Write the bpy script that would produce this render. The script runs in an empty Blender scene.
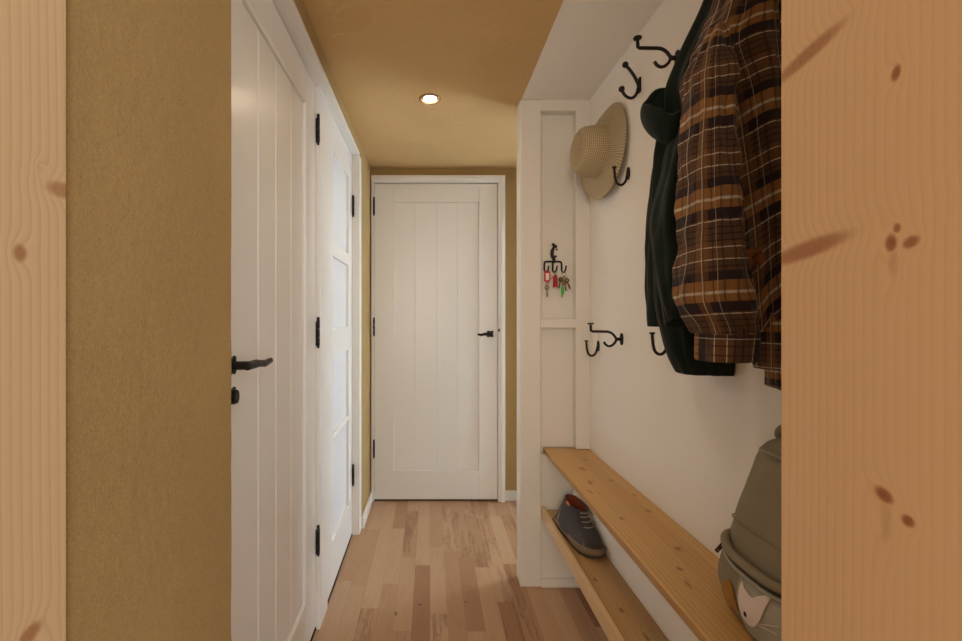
import bpy, bmesh, math, random
from mathutils import Vector, Matrix, noise
from mathutils.bvhtree import BVHTree
random.seed(7)
PI = math.pi
scn = bpy.context.scene
C = scn.collection
# ------------------------------------------------------------------ measures taken from the photograph
F, VX, VY, CAMZ = 452.0, 430.0, 316.0, 1.18
CEIL = 2.126                      # ceiling height
XL = -0.38                        # plane of the left wall
XR = 0.697                        # plane of the coat wall
YB = 2.90                         # plane of the far wall
YP = 1.968                        # front of the white partition


def P(u, v, d):
    """point at distance d that the photo shows at pixel (u, v)"""
    return Vector(((u - VX) * d / F, d, CAMZ - (v - VY) * d / F))


# ------------------------------------------------------------------ node helper
class NT:
    def __init__(self, name):
        self.m = bpy.data.materials.new(name)
        self.m.use_nodes = True
        self.t = self.m.node_tree
        self.n = self.t.nodes
        self.b = self.n['Principled BSDF']
        self.out = self.n['Material Output']
        self._c = None

    def node(self, typ, **kw):
        nd = self.n.new(typ)
        for k, v in kw.items():
            setattr(nd, k, v)
        return nd

    def put(self, sock, val):
        if isinstance(val, bpy.types.NodeSocket):
            self.t.links.new(val, sock)
        elif val is not None:
            if sock.type == 'RGBA' and len(val) == 3:
                val = (*val, 1)
            sock.default_value = val

    def math(self, op, a, b=None, c=None):
        nd = self.node('ShaderNodeMath', operation=op)
        for i, v in enumerate((a, b, c)):
            if v is not None:
                self.put(nd.inputs[i], v)
        return nd.outputs[0]

    def coords(self, kind='Object'):
        if self._c is None:
            self._c = self.node('ShaderNodeTexCoord')
        return self._c.outputs[kind]

    def sep(self, vec):
        nd = self.node('ShaderNodeSeparateXYZ')
        self.put(nd.inputs[0], vec)
        return nd.outputs

    def comb(self, x=0.0, y=0.0, z=0.0):
        nd = self.node('ShaderNodeCombineXYZ')
        for i, v in enumerate((x, y, z)):
            self.put(nd.inputs[i], v)
        return nd.outputs[0]

    def noise(self, vec, scale=5.0, detail=2.0, rough=.5):
        nd = self.node('ShaderNodeTexNoise')
        self.put(nd.inputs['Vector'], vec)
        nd.inputs['Scale'].default_value = scale
        nd.inputs['Detail'].default_value = detail
        nd.inputs['Roughness'].default_value = rough
        return nd.outputs[0]

    def white(self, vec):
        nd = self.node('ShaderNodeTexWhiteNoise')
        self.put(nd.inputs['Vector'], vec)
        return nd.outputs

    def ramp(self, fac, stops, interp='LINEAR'):
        nd = self.node('ShaderNodeValToRGB')
        cr = nd.color_ramp
        cr.interpolation = interp
        while len(cr.elements) < len(stops):
            cr.elements.new(0.5)
        for e, (p, c) in zip(cr.elements, stops):
            e.position = p
            e.color = (*c, 1) if len(c) == 3 else c
        self.put(nd.inputs[0], fac)
        return nd.outputs[0]

    def mix(self, fac, a, b, mode='MIX'):
        nd = self.node('ShaderNodeMix', data_type='RGBA', blend_type=mode)
        self.put(nd.inputs[0], fac)
        self.put(nd.inputs[6], a)
        self.put(nd.inputs[7], b)
        return nd.outputs[2]

    def bump(self, h, strength=.3, dist=.01):
        nd = self.node('ShaderNodeBump')
        nd.inputs['Strength'].default_value = strength
        nd.inputs['Distance'].default_value = dist
        self.put(nd.inputs['Height'], h)
        self.put(self.b.inputs['Normal'], nd.outputs[0])

    def done(self, color, rough=.5, spec=.5, metal=0.0, sheen=0.0):
        self.put(self.b.inputs['Base Color'], color)
        self.put(self.b.inputs['Roughness'], rough)
        self.b.inputs['Specular IOR Level'].default_value = spec
        self.b.inputs['Metallic'].default_value = metal
        if sheen:
            self.b.inputs['Sheen Weight'].default_value = sheen
        return self.m


def srgb(r, g, b):
    f = lambda c: (c / 255 / 12.92) if c / 255 <= .04045 else ((c / 255 + .055) / 1.055) ** 2.4
    return (f(r), f(g), f(b))


def mat_plain(name, col, rough=.5, spec=.5, metal=0.0, var=.06, scale=30, bump=0.0, sheen=0.0):
    n = NT(name)
    nz = n.noise(n.coords(), scale, 3)
    lo = tuple(c * (1 - var) for c in col)
    hi = tuple(min(1, c * (1 + var)) for c in col)
    c = n.ramp(nz, [(.3, lo), (.7, hi)])
    if bump:
        n.bump(nz, bump, .002)
    return n.done(c, rough, spec, metal, sheen)


def mat_paint(name, col, rough, brush=.03):
    n = NT(name)
    v = n.node('ShaderNodeMapping')
    n.put(v.inputs[0], n.coords())
    v.inputs['Scale'].default_value = (60, 60, 4)
    nz = n.noise(v.outputs[0], 1.0, 3)
    big = n.noise(n.coords(), 2.0, 2)
    c = n.mix(n.math('MULTIPLY', big, .5), tuple(x * .95 for x in col), col)
    n.bump(nz, brush, .002)
    return n.done(c, rough, .5)


def mat_loam(name, col):
    n = NT(name)
    co = n.coords()
    fine = n.noise(co, 420, 3, .7)
    mid = n.noise(co, 60, 4, .6)
    big = n.noise(co, 3.5, 3)
    c = n.ramp(big, [(.25, tuple(x * .90 for x in col)), (.75, tuple(x * 1.07 for x in col))])
    c = n.mix(n.ramp(fine, [(.42, (0, 0, 0)), (.75, (1, 1, 1))]), c, tuple(x * 1.35 for x in col))
    grit = n.ramp(n.noise(co, 230, 2, .6), [(.64, (0, 0, 0)), (.72, (1, 1, 1))])
    c = n.mix(n.math('MULTIPLY', grit, .35), c, tuple(x * .45 for x in col))
    h = n.math('ADD', n.math('MULTIPLY', fine, .35), n.math('ADD', mid, n.math('MULTIPLY', big, 3.0)))
    n.bump(h, .35, .006)
    return n.done(c, .92, .2)


def mat_pine(name, wa, la, light, dark, knots=(), rough=.45, freq=60.0, center=0.0, spread=1.0, boards=0.0, gain=1.0, fleck=(.30, .16, .07)):
    """wood running along axis la, seen across axis wa; knots = (across, along, r_across, r_along, turn, depth)"""
    n = NT(name)
    s = n.sep(n.coords())
    ax = {'X': 0, 'Y': 1, 'Z': 2}
    w, l = s[ax[wa]], s[ax[la]]
    vec = n.comb(n.math('MULTIPLY', w, 3.0 * spread), n.math('MULTIPLY', l, .55), 0.0)
    warp = n.noise(vec, 1.6, 1)
    t = n.math('ADD', n.math('MULTIPLY', n.math('SUBTRACT', w, center), freq), n.math('MULTIPLY', warp, 4.0))
    ksum = None
    core = None
    for (a, b, ra, rb, ang, dep) in knots:
        da = n.math('SUBTRACT', w, a)
        db = n.math('SUBTRACT', l, b)
        cs, sn = math.cos(ang), math.sin(ang)
        p = n.math('ADD', n.math('MULTIPLY', da, cs / ra), n.math('MULTIPLY', db, sn / ra))
        q = n.math('ADD', n.math('MULTIPLY', da, -sn / rb), n.math('MULTIPLY', db, cs / rb))
        r2 = n.math('ADD', n.math('MULTIPLY', p, p), n.math('MULTIPLY', q, q))
        halo = n.math('MULTIPLY', n.math('EXPONENT', n.math('MULTIPLY', r2, -.30)), 1.3)
        k = n.math('MULTIPLY', n.math('EXPONENT', n.math('MULTIPLY', n.math('POWER', r2, 2.6), -1.0)), dep)
        ksum = halo if ksum is None else n.math('ADD', ksum, halo)
        core = k if core is None else n.math('MAXIMUM', core, k)
    if ksum is not None:
        t = n.math('ADD', t, ksum)
    tone = None
    if boards:
        wi = n.math('DIVIDE', n.math('SUBTRACT', w, center), boards)
        cell = n.math('FLOOR', wi)
        tone = n.white(n.comb(cell, 4.0, 2.0))[0]
        t = n.math('ADD', t, n.math('MULTIPLY', tone, 37.0))
    fr = n.math('FRACT', t)
    ring = n.ramp(fr, [(0.0, (.0,) * 3), (.55, (.28,) * 3), (.86, (1,) * 3), (1.0, (.0,) * 3)])
    amp = n.ramp(n.noise(n.comb(n.math('MULTIPLY', w, 9.0), n.math('MULTIPLY', l, .5), 3.0), 1.0, 2), [(.3, (.10,) * 3), (.75, (.55,) * 3)])
    fibre = n.noise(n.comb(n.math('MULTIPLY', w, 900.0), n.math('MULTIPLY', l, 14.0), 0.0), 1.0, 2)
    big = n.noise(n.comb(n.math('MULTIPLY', w, 10.0), n.math('MULTIPLY', l, 1.3), 7.0), 1.0, 2)
    f = n.math('MULTIPLY', n.math('MULTIPLY', ring, amp), gain)
    c = n.mix(f, light, dark)
    c = n.mix(n.math('MULTIPLY', n.math('SUBTRACT', fibre, .35), .30), c, dark)
    c = n.mix(n.math('MULTIPLY', n.math('SUBTRACT', big, .35), .55), c, tuple((a * .4 + b * .6) for a, b in zip(light, dark)))
    if boards:
        c = n.mix(n.math('MULTIPLY', tone, .6), c, dark)
        e = n.math('FRACT', wi)
        e = n.ramp(n.math('MINIMUM', e, n.math('SUBTRACT', 1.0, e)), [(0, (1,) * 3), (.022, (0,) * 3)])
        c = n.mix(n.math('MULTIPLY', e, .35), c, tuple(x * .5 for x in dark))
    if core is not None:
        kn = n.mix(n.noise(n.coords(), 240, 3), fleck, tuple(x * 1.9 for x in fleck))
        c = n.mix(n.math('MINIMUM', core, 1.0), c, kn)
    n.bump(fibre, .05, .002)
    return n.done(c, rough, .35)


def mat_floor(name):
    n = NT(name)
    s = n.sep(n.coords())
    W, L = .0695, .52
    xi = n.math('DIVIDE', s[0], W)
    i = n.math('FLOOR', xi)
    r1 = n.white(n.comb(i, 3.0, 0.0))[0]
    yj = n.math('ADD', n.math('DIVIDE', s[1], L), n.math('MULTIPLY', r1, 7.0))
    j = n.math('FLOOR', yj)
    rnd = n.white(n.comb(i, j, 1.0))
    val = rnd[0]
    sc = n.sep(rnd[1])
    base = n.ramp(val, [(0.0, srgb(190, 154, 122)), (.35, srgb(185, 147, 113)), (.70, srgb(178, 138, 104)),
                        (.90, srgb(168, 127, 93)), (.96, srgb(158, 116, 84)), (1.0, srgb(150, 108, 76))])
    off = n.math('MULTIPLY', sc[0], 40.0)
    gvec = n.comb(n.math('ADD', n.math('MULTIPLY', s[0], 18.0), off), n.math('MULTIPLY', s[1], 1.5), off)
    g = n.noise(gvec, 1.0, 3)
    lines = n.math('FRACT', n.math('MULTIPLY', g, 7.0))
    fig = n.ramp(lines, [(0, (0,) * 3), (.7, (.25,) * 3), (.9, (1,) * 3), (1, (0,) * 3)])
    c = n.mix(n.math('MULTIPLY', fig, .16), base, srgb(120, 76, 46))
    # brown heartwood streaks in some of the strips
    g2 = n.noise(n.comb(n.math('ADD', n.math('MULTIPLY', s[0], 26.0), off), n.math('MULTIPLY', s[1], 2.6), 5.0), 1.0, 3, .6)
    pick = n.math('GREATER_THAN', sc[1], .66)
    st = n.math('MULTIPLY', n.ramp(g2, [(.52, (0,) * 3), (.60, (1,) * 3)]), pick)
    c = n.mix(n.math('MULTIPLY', st, .55), c, srgb(120, 72, 40))
    st2 = n.math('MULTIPLY', n.ramp(n.math('ABSOLUTE', n.math('SUBTRACT', g2, .52)), [(.0, (1,) * 3), (.016, (0,) * 3)]), pick)
    c = n.mix(n.math('MULTIPLY', st2, .55), c, srgb(84, 48, 26))
    fib = n.noise(n.comb(n.math('MULTIPLY', s[0], 420.0), n.math('MULTIPLY', s[1], 14.0), 0.0), 1.0, 2)
    c = n.mix(n.math('MULTIPLY', n.math('SUBTRACT', fib, .3), .22), c, srgb(150, 104, 70))
    kn = n.ramp(n.noise(n.coords(), 17, 2), [(.735, (0,) * 3), (.76, (1,) * 3)])
    c = n.mix(n.math('MULTIPLY', kn, .7), c, srgb(60, 34, 20))
    fx = n.math('FRACT', xi)
    fy = n.math('FRACT', yj)
    ex = n.math('MINIMUM', fx, n.math('SUBTRACT', 1.0, fx))
    ey = n.math('MULTIPLY', n.math('MINIMUM', fy, n.math('SUBTRACT', 1.0, fy)), L / W)
    e = n.ramp(n.math('MINIMUM', ex, ey), [(.0, (1,) * 3), (.016, (0,) * 3)])
    c = n.mix(n.math('MULTIPLY', e, .35), c, srgb(96, 60, 36))
    n.bump(n.math('SUBTRACT', n.math('MULTIPLY', fib, .15), n.math('MULTIPLY', e, .5)), .12, .002)
    return n.done(c, .34, .4)


def mat_plaid(name):
    n = NT(name)
    uv = n.sep(n.coords('UV'))
    br, org, nav, whi, rus = srgb(92, 68, 48), srgb(150, 106, 60), srgb(40, 33, 38), srgb(206, 192, 170), srgb(108, 76, 50)
    dk = srgb(56, 42, 38)

    def stripes(x, per, seq):
        f = n.math('FRACT', n.math('DIVIDE', x, per))
        return n.ramp(f, seq, 'CONSTANT')
    W1, K0 = (1, 1, 1), (0, 0, 0)
    along = stripes(uv[1], .160, [(0, org), (.085, whi), (.115, org), (.20, nav), (.315, br), (.33, whi), (.343, br), (.40, dk), (.415, br), (.47, dk), (.485, br),
                                  (.54, dk), (.555, rus), (.615, whi), (.627, rus), (.70, rus), (.745, whi), (.757, br), (.82, dk), (.835, br), (.875, nav), (.97, org)])
    c = along
    fine = stripes(uv[0], .0165, [(0, W1), (.20, K0), (1, K0)])
    c = n.mix(n.math('MULTIPLY', fine, .55), c, nav)
    wide = stripes(uv[0], .118, [(0, K0), (.30, W1), (.50, K0), (.80, (.45,) * 3), (.93, K0)])
    c = n.mix(n.math('MULTIPLY', wide, .26), c, nav)
    wide2 = stripes(uv[0], .118, [(0, K0), (.06, W1), (.25, K0)])
    c = n.mix(n.math('MULTIPLY', wide2, .30), c, org)
    wl = stripes(uv[0], .118, [(0, K0), (.145, W1), (.162, K0), (.46, W1), (.474, K0), (.93, W1), (.94, K0)])
    c = n.mix(n.math('MULTIPLY', wl, .62), c, whi)
    tw = n.math('FRACT', n.math('MULTIPLY', n.math('ADD', uv[0], uv[1]), 260.0))
    c = n.mix(n.math('MULTIPLY', n.math('GREATER_THAN', tw, .5), .18), c, srgb(60, 40, 28))
    fz = n.noise(n.coords(), 380, 3, .7)
    c = n.mix(n.math('MULTIPLY', fz, .28), c, srgb(70, 46, 28))
    n.bump(n.math('ADD', fz, n.math('MULTIPLY', tw, .3)), .35, .002)
    return n.done(c, .95, .1, sheen=.1)


def mat_cloth(name, col, scale=500, var=.25, rough=.95, bump=.25, sheen=.1):
    n = NT(name)
    fz = n.noise(n.coords(), scale, 3, .7)
    bg = n.noise(n.coords(), 9, 3)
    c = n.ramp(n.math('ADD', n.math('MULTIPLY', fz, .6), n.math('MULTIPLY', bg, .4)),
               [(.3, tuple(x * (1 - var) for x in col)), (.7, tuple(x * (1 + var) for x in col))])
    n.bump(fz, bump, .002)
    return n.done(c, rough, .15, sheen=sheen)


def mat_straw(name):
    n = NT(name)
    uv = n.sep(n.coords('UV'))           # u: turns round the hat, v: metres along the profile
    a = n.math('SINE', n.math('MULTIPLY', uv[1], 2 * PI / .0066))
    b = n.math('SINE', n.math('MULTIPLY', uv[0], 2 * PI * 96))
    chk = n.math('MULTIPLY', a, b)
    hole = n.ramp(n.math('MULTIPLY', n.math('SUBTRACT', 1.0, a), n.math('SUBTRACT', 1.0, b)), [(.50, (0,) * 3), (.85, (1,) * 3)])
    c = n.ramp(n.math('ADD', n.math('MULTIPLY', chk, .4), .5), [(.1, srgb(192, 170, 130)), (.9, srgb(238, 222, 188))])
    nz = n.noise(n.coords(), 60, 3)
    c = n.mix(n.math('MULTIPLY', nz, .35), c, srgb(206, 182, 140))
    c = n.mix(n.math('MULTIPLY', hole, .6), c, srgb(96, 70, 40))
    n.bump(chk, .6, .003)
    return n.done(c, .8, .2)


# ------------------------------------------------------------------ mesh helpers
def add_box(bm, x0, x1, y0, y1, z0, z1):
    vs = [bm.verts.new((x, y, z)) for x in (x0, x1) for y in (y0, y1) for z in (z0, z1)]
    for f in ((0, 1, 3, 2), (4, 6, 7, 5), (0, 4, 5, 1), (2, 3, 7, 6), (0, 2, 6, 4), (1, 5, 7, 3)):
        bm.faces.new([vs[i] for i in f])


def box_bm(*a):
    bm = bmesh.new()
    add_box(bm, *a)
    return bm


def add_tube(bm, pts, r, seg=10, close=False):
    pts = [Vector(p) for p in pts]
    n = len(pts)
    rs = r if isinstance(r, (list, tuple)) else [r] * n
    up = None
    rings = []
    for i, p in enumerate(pts):
        if close:
            t = (pts[(i + 1) % n] - pts[i - 1]).normalized()
        else:
            t = (pts[min(i + 1, n - 1)] - pts[max(i - 1, 0)]).normalized()
        if up is None:
            up = t.orthogonal().normalized()
        up = (up - t * up.dot(t)).normalized()
        side = t.cross(up)
        rings.append([bm.verts.new(p + (up * math.cos(2 * PI * k / seg) + side * math.sin(2 * PI * k / seg)) * rs[i]) for k in range(seg)])
    for i in range(n if close else n - 1):
        a, b = rings[i], rings[(i + 1) % n]
        for k in range(seg):
            bm.faces.new((a[k], a[(k + 1) % seg], b[(k + 1) % seg], b[k]))
    if not close:
        bm.faces.new(rings[0][::-1])
        bm.faces.new(rings[-1])
    return bm


def smooth_path(pts, m=6):
    pts = [Vector(p) for p in pts]
    out = []
    for i in range(len(pts) - 1):
        p0, p1, p2, p3 = pts[max(i - 1, 0)], pts[i], pts[i + 1], pts[min(i + 2, len(pts) - 1)]
        for k in range(m):
            out.append(cr(p0, p1, p2, p3, k / m))
    out.append(pts[-1])
    return out


def cr(p0, p1, p2, p3, t):
    return .5 * ((2 * p1) + (p2 - p0) * t + (2 * p0 - 5 * p1 + 4 * p2 - p3) * t * t + (3 * p1 - p0 - 3 * p2 + p3) * t ** 3)


def add_ball(bm, c, r, sx=1, sy=1, sz=1, u=14, v=10):
    bmesh.ops.create_uvsphere(bm, u_segments=u, v_segments=v, radius=r,
                              matrix=Matrix.Translation(c) @ Matrix.Diagonal((sx, sy, sz, 1)))


def add_disc(bm, c, axis, r, h, seg=24, sq=1.0):
    """a short cylinder centred on c along axis; sq squeezes it sideways"""
    axis = Vector(axis).normalized()
    rot = axis.to_track_quat('Z', 'Y').to_matrix().to_4x4()
    bmesh.ops.create_cone(bm, cap_ends=True, segments=seg, radius1=r, radius2=r, depth=h,
                          matrix=Matrix.Translation(c) @ rot @ Matrix.Diagonal((sq, 1, 1, 1)))


def add_prism(bm, outline, normal, h):
    """closed outline (3D points) thickened by h along normal"""
    nrm = Vector(normal).normalized() * h
    a = [bm.verts.new(p) for p in outline]
    b = [bm.verts.new(Vector(p) + nrm) for p in outline]
    bm.faces.new(a[::-1])
    bm.faces.new(b)
    for i in range(len(a)):
        j = (i + 1) % len(a)
        bm.faces.new((a[i], a[j], b[j], b[i]))


def obj(name, bm, mat, parent=None, bevel=0.0, smooth=False, seg=2, sub=0, solid=0.0, origin=None):
    bmesh.ops.recalc_face_normals(bm, faces=bm.faces[:])
    me = bpy.data.meshes.new(name)
    o = bpy.data.objects.new(name, me)
    C.objects.link(o)
    off = Vector((0, 0, 0))
    if parent is not None:
        p = parent
        while p is not None:
            off += Vector(p.location)
            p = p.parent
        o.parent = parent
    elif origin is not None:
        off = Vector(origin)
        o.location = off
    bmesh.ops.translate(bm, verts=bm.verts[:], vec=-off)
    bm.to_mesh(me)
    bm.free()
    me.materials.append(mat)
    if smooth:
        for p in me.polygons:
            p.use_smooth = True
    if solid:
        md = o.modifiers.new('thickness', 'SOLIDIFY')
        md.thickness = solid
        md.offset = 0
    if bevel:
        md = o.modifiers.new('edges', 'BEVEL')
        md.width = bevel
        md.segments = seg
        md.limit_method = 'ANGLE'
        md.angle_limit = math.radians(40)
    if sub:
        md = o.modifiers.new('round', 'SUBSURF')
        md.levels = md.render_levels = sub
    return o


def tag(o, label, cat, group=None, kind=None):
    o['label'] = label
    o['category'] = cat
    if group:
        o['group'] = group
    if kind:
        o['kind'] = kind
    return o


def thing(name, loc, label, cat, group=None, kind=None):
    o = bpy.data.objects.new(name, None)
    o.empty_display_size = .05
    C.objects.link(o)
    o.location = loc
    return tag(o, label, cat, group, kind)


# ------------------------------------------------------------------ materials
M = {}
M['white'] = mat_paint('white gloss paint', srgb(235, 231, 223), .30)
M['white_wall'] = mat_paint('white matt paint', srgb(242, 235, 225), .6, .05)
M['loam'] = mat_loam('ochre loam plaster', srgb(168, 140, 92))
M['loam_bounce_lit'] = mat_loam('ochre loam lightened for bounce', srgb(200, 166, 114))  # same loam as the walls, with bounce light lifted into its colour
M['iron'] = mat_plain('black wrought iron', srgb(40, 36, 35), .42, .5, .6, .25, 60, .25)
M['brass'] = mat_plain('key metal', srgb(170, 160, 140), .3, .5, 1.0)
M['floor'] = mat_floor('beech strip parquet')
M['dark'] = mat_plain('dark gap', srgb(40, 30, 24), .9)

# ------------------------------------------------------------------ room shell
fl = obj('floor', box_bm(-1.6, 1.6, -1.6, YB + .05, -.06, 0), M['floor'])
tag(fl, 'beech strip parquet floor with brown streaks', 'floor', kind='structure')

ce = obj('ceiling', box_bm(-1.6, .40, .44, YB + .05, CEIL, CEIL + .06), M['loam_bounce_lit'])
tag(ce, 'ochre plastered hallway ceiling', 'ceiling', kind='structure')
bm = box_bm(.40, 1.6, .44, YP + .02, CEIL - .004, CEIL + .06)
ce2 = obj('ceiling', bm, M['white_wall'])
tag(ce2, 'white ceiling over the coat niche', 'ceiling', kind='structure')
ce3 = obj('ceiling', box_bm(.40, 1.6, YP + .02, YB + .05, CEIL, CEIL + .06), M['loam_bounce_lit'])
tag(ce3, 'ochre ceiling behind the white partition', 'ceiling', kind='structure')


def wavy_wall(bm, x, y0, y1, z0, z1, edge):
    """plaster slab whose vertical edge at y1 is slightly hand-made"""
    n = 48
    a = []
    for i in range(n + 1):
        z = z0 + (z1 - z0) * i / n
        d = .004 * noise.noise(Vector((z * 9, 3.1, 0))) + .003 * noise.noise(Vector((z * 31, 0, 2)))
        a.append([bm.verts.new((x - .12, y0, z)), bm.verts.new((x, y0, z)), bm.verts.new((x, y1 - edge + d * .5, z)),
                  bm.verts.new((x - edge * .35, y1 + d, z)), bm.verts.new((x - .12, y1 + d, z))])
    for i in range(n):
        for k in range(5):
            bm.faces.new((a[i][k], a[i][(k + 1) % 5], a[i + 1][(k + 1) % 5], a[i + 1][k]))
    bm.faces.new(a[0][::-1])
    bm.faces.new(a[-1])


DZ = 2.056      # top of the door frames on the left
bm = bmesh.new()
wavy_wall(bm, XL, .461, .872, 0, CEIL, .010)
wl = obj('wall_left', bm, M['loam'])
tag(wl, 'ochre loam plastered wall beside the nearest white door', 'wall', kind='structure')
bm = box_bm(XL - .12, XL, .80, 2.50, DZ, CEIL)
add_box(bm, XL - .12, XL, 2.50, YB, 0, CEIL)
wl2 = obj('wall_left', bm, M['loam'], bevel=.004)
tag(wl2, 'ochre wall over the two left doors and up to the far corner', 'wall', kind='structure')

bm = bmesh.new()
add_box(bm, -1.6, -.372, YB, YB + .10, 0, CEIL)
add_box(bm, .474, 1.6, YB, YB + .10, 0, CEIL)
add_box(bm, -.372, .474, YB, YB + .10, 2.068, CEIL)
wb = obj('wall_back', bm, M['loam'])
tag(wb, 'ochre wall around the far white door', 'wall', kind='structure')
add = box_bm(XR, XR + .08, .44, YP + .09, 0, CEIL)
wr = obj('wall_right', add, M['white_wall'])
tag(wr, 'white wall of the coat niche with iron hooks', 'wall', kind='structure')
# joint between the two wall boards
bm = box_bm(XR - .0012, XR, .50, YP + .04, 1.209, 1.2115)
tr = obj('trim', bm, M['white_wall'])
tr.name = 'trim_4'
tag(tr, 'thin horizontal joint line across the white coat wall', 'trim', kind='structure')
bm = box_bm(.80, .88, YP + .09, 2.14, 0, CEIL)
add_box(bm, .80, .88, 2.14, 2.86, 2.03, CEIL)
add_box(bm, .80, .88, 2.86, YB, 0, CEIL)
wr2 = obj('wall_right', bm, M['loam'])
tag(wr2, 'ochre side wall hidden behind the white partition', 'wall', kind='structure')
n = NT('clear window glass')
n.b.inputs['Transmission Weight'].default_value = 1.0
n.b.inputs['IOR'].default_value = 1.02
M['glass'] = n.done((1, 1, 1), .0, .3)
w1_ = thing('window_1', (.84, 2.5, 0), 'tall glazed garden door in the side wall behind the white partition', 'window', kind='structure')
bm = bmesh.new()
for (a, b, c, d) in ((2.14, 2.20, 0, 2.03), (2.80, 2.86, 0, 2.03), (2.20, 2.80, 1.95, 2.03), (2.20, 2.80, 0, .12)):
    add_box(bm, .81, .87, a, b, c, d)
obj('window_frame', bm, M['white'], w1_, bevel=.002)
obj('pane', box_bm(.835, .841, 2.20, 2.80, .12, 1.95), M['glass'], w1_)
# wall that holds the opening in which the camera stands
bm = bmesh.new()
add_box(bm, -1.6, -.46, .12, .455, 0, 2.6)
add_box(bm, .46, 1.6, .12, .455, 0, 2.6)
add_box(bm, -.46, .46, .12, .455, 2.10, 2.6)
wf = obj('wall_front', bm, M['white_wall'])
tag(wf, 'wall around the pine framed opening', 'wall', kind='structure')

bm = box_bm(XL, XL + .014, 2.50, YB, 0, .062)
bl = obj('baseboard_left', bm, M['white'], bevel=.003)
tag(bl, 'low white baseboard on the ochre wall by the far corner', 'baseboard', kind='structure')
bm = box_bm(.476, .80, YB - .014, YB, 0, .062)
bb = obj('baseboard_back', bm, M['white'], bevel=.003)
tag(bb, 'low baseboard right of the far white door', 'baseboard', kind='structure')


def px_knots(xp, items):
    """knots on the upright face x = xp: pixel place and size to metres along y and z"""
    out = []
    for (u, v, ru, rv, ang, dep) in items:
        y = xp * F / (u - VX)
        sg = -1 if xp > 0 else 1
        out.append((y, CAMZ - (v - VY) * y / F, ru * y * y / abs(xp * F), rv * y / F, sg * ang, dep))
    return out


XPL, XPR = -.3700, .3572
kl = px_knots(XPL, [(20, 253, 7, 9, 0, .85), (62, 190, 15, 8, .1, .75), (30, 634, 12, 9, .1, .85), (40, 168, 3, 5, 0, .15)])
M['pine_left'] = mat_pine('pine post left', 'Y', 'Z', srgb(220, 190, 148), srgb(190, 150, 104), kl, .5, 95, center=.40, fleck=srgb(140, 96, 62))
kr = px_knots(XPR, [(806, 56, 36, 8, .17, .75), (896, 73, 5, 8, -.2, .95), (891, 243, 6, 9, 0, .95), (897, 228, 4, 5, 0, .85), (911, 242, 9, 6, .4, .85),
                    (806, 250, 40, 9, .16, .8), (884, 495, 10, 7, -.4, .95), (908, 521, 7, 6, 0, .95), (893, 262, 5, 16, 0, .25), (886, 520, 6, 22, 0, .22)])
M['pine_right'] = mat_pine('pine post right', 'Y', 'Z', srgb(216, 178, 134), srgb(190, 146, 102), kr, .5, 115, center=.46, gain=.8, fleck=srgb(124, 74, 42))
bm = box_bm(-.46, XPL, .10, .4605, 0, 2.10)
t1 = obj('trim_1', bm, M['pine_left'], bevel=.0015)
tag(t1, 'pale knotty pine post at the left edge of the opening', 'pine post', kind='structure')
bm = box_bm(XPR, .46, .10, .4605, 0, 2.10)
t2 = obj('trim_2', bm, M['pine_right'], bevel=.0015)
tag(t2, 'wide knotty pine post at the right edge of the opening', 'pine post', kind='structure')

# white partition: post and panelled end wall of the niche
bm = box_bm(.393, .483, YP, YP + .085, 0, CEIL - .005)
t3 = obj('trim_3', bm, M['white'], bevel=.003)
tag(t3, 'white painted square post at the corridor end of the niche', 'post', kind='structure')
bm = bmesh.new()
yb = YP + .045
add_box(bm, .483, XR, yb, YP + .085, 0, CEIL)                     # backing board
add_box(bm, .483, XR, YP, yb, 2.074, CEIL)                         # top rail
add_box(bm, .483, .636, YP, yb, 1.128, 1.167)                        # middle rail
add_box(bm, .483, .495, YP + .03, yb, 1.128, 2.074)
add_box(bm, .636, XR, YP, yb, .600, 2.074)                            # right stile
add_box(bm, .483, .636, YP + .036, yb, .60, 1.128)                 # shallow lower field
add_box(bm, .483, XR, YP + .012, yb, .03, .574)
wp = obj('wall_partition', bm, M['white'], bevel=.002)
tag(wp, 'white panelled end wall of the niche with a recessed field', 'wall', kind='structure')
bm = box_bm(.483, .655, YP - .006, YP + .012, 0, .036)
bp = obj('baseboard_partition', bm, M['white'], bevel=.002)
tag(bp, 'low white plinth under the panelled end wall', 'baseboard', kind='structure')


# ------------------------------------------------------------------ doors
def hinge_bm(axis, p, h=.10, plate=None):
    """knuckle of three barrels with a knob on each end; plate = direction of the visible leaf"""
    bm = bmesh.new()
    x, y, z = p
    r = .0062
    for k in range(3):
        z0 = z - h / 2 + k * h / 3
        add_disc(bm, (x, y, z0 + h / 6), (0, 0, 1), r, h / 3 - .0015, 14)
    add_ball(bm, (x, y, z + h / 2 + .005), .006, sz=1.2)
    add_ball(bm, (x, y, z - h / 2 - .004), .005)
    if plate:
        dx, dy = plate
        add_box(bm, min(x, x + dx), max(x, x + dx), min(y, y + dy), max(y, y + dy), z - h / 2, z + h / 2 - .006)
    return bm


def clover(bm, c, nrm, r, h=.004):
    """four lobed rosette lying on a door face"""
    c = Vector(c)
    nrm = Vector(nrm)
    side = nrm.cross(Vector((0, 0, 1)))
    up = Vector((0, 0, 1))
    add_disc(bm, c + nrm * h / 2, nrm, r * .82, h, 20)
    for a in (1, 3, 5, 7):
        q = c + (side * math.cos(a * PI / 4) + up * math.sin(a * PI / 4)) * r * .80
        add_disc(bm, q + nrm * h / 2, nrm, r * .36, h, 14)


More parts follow.
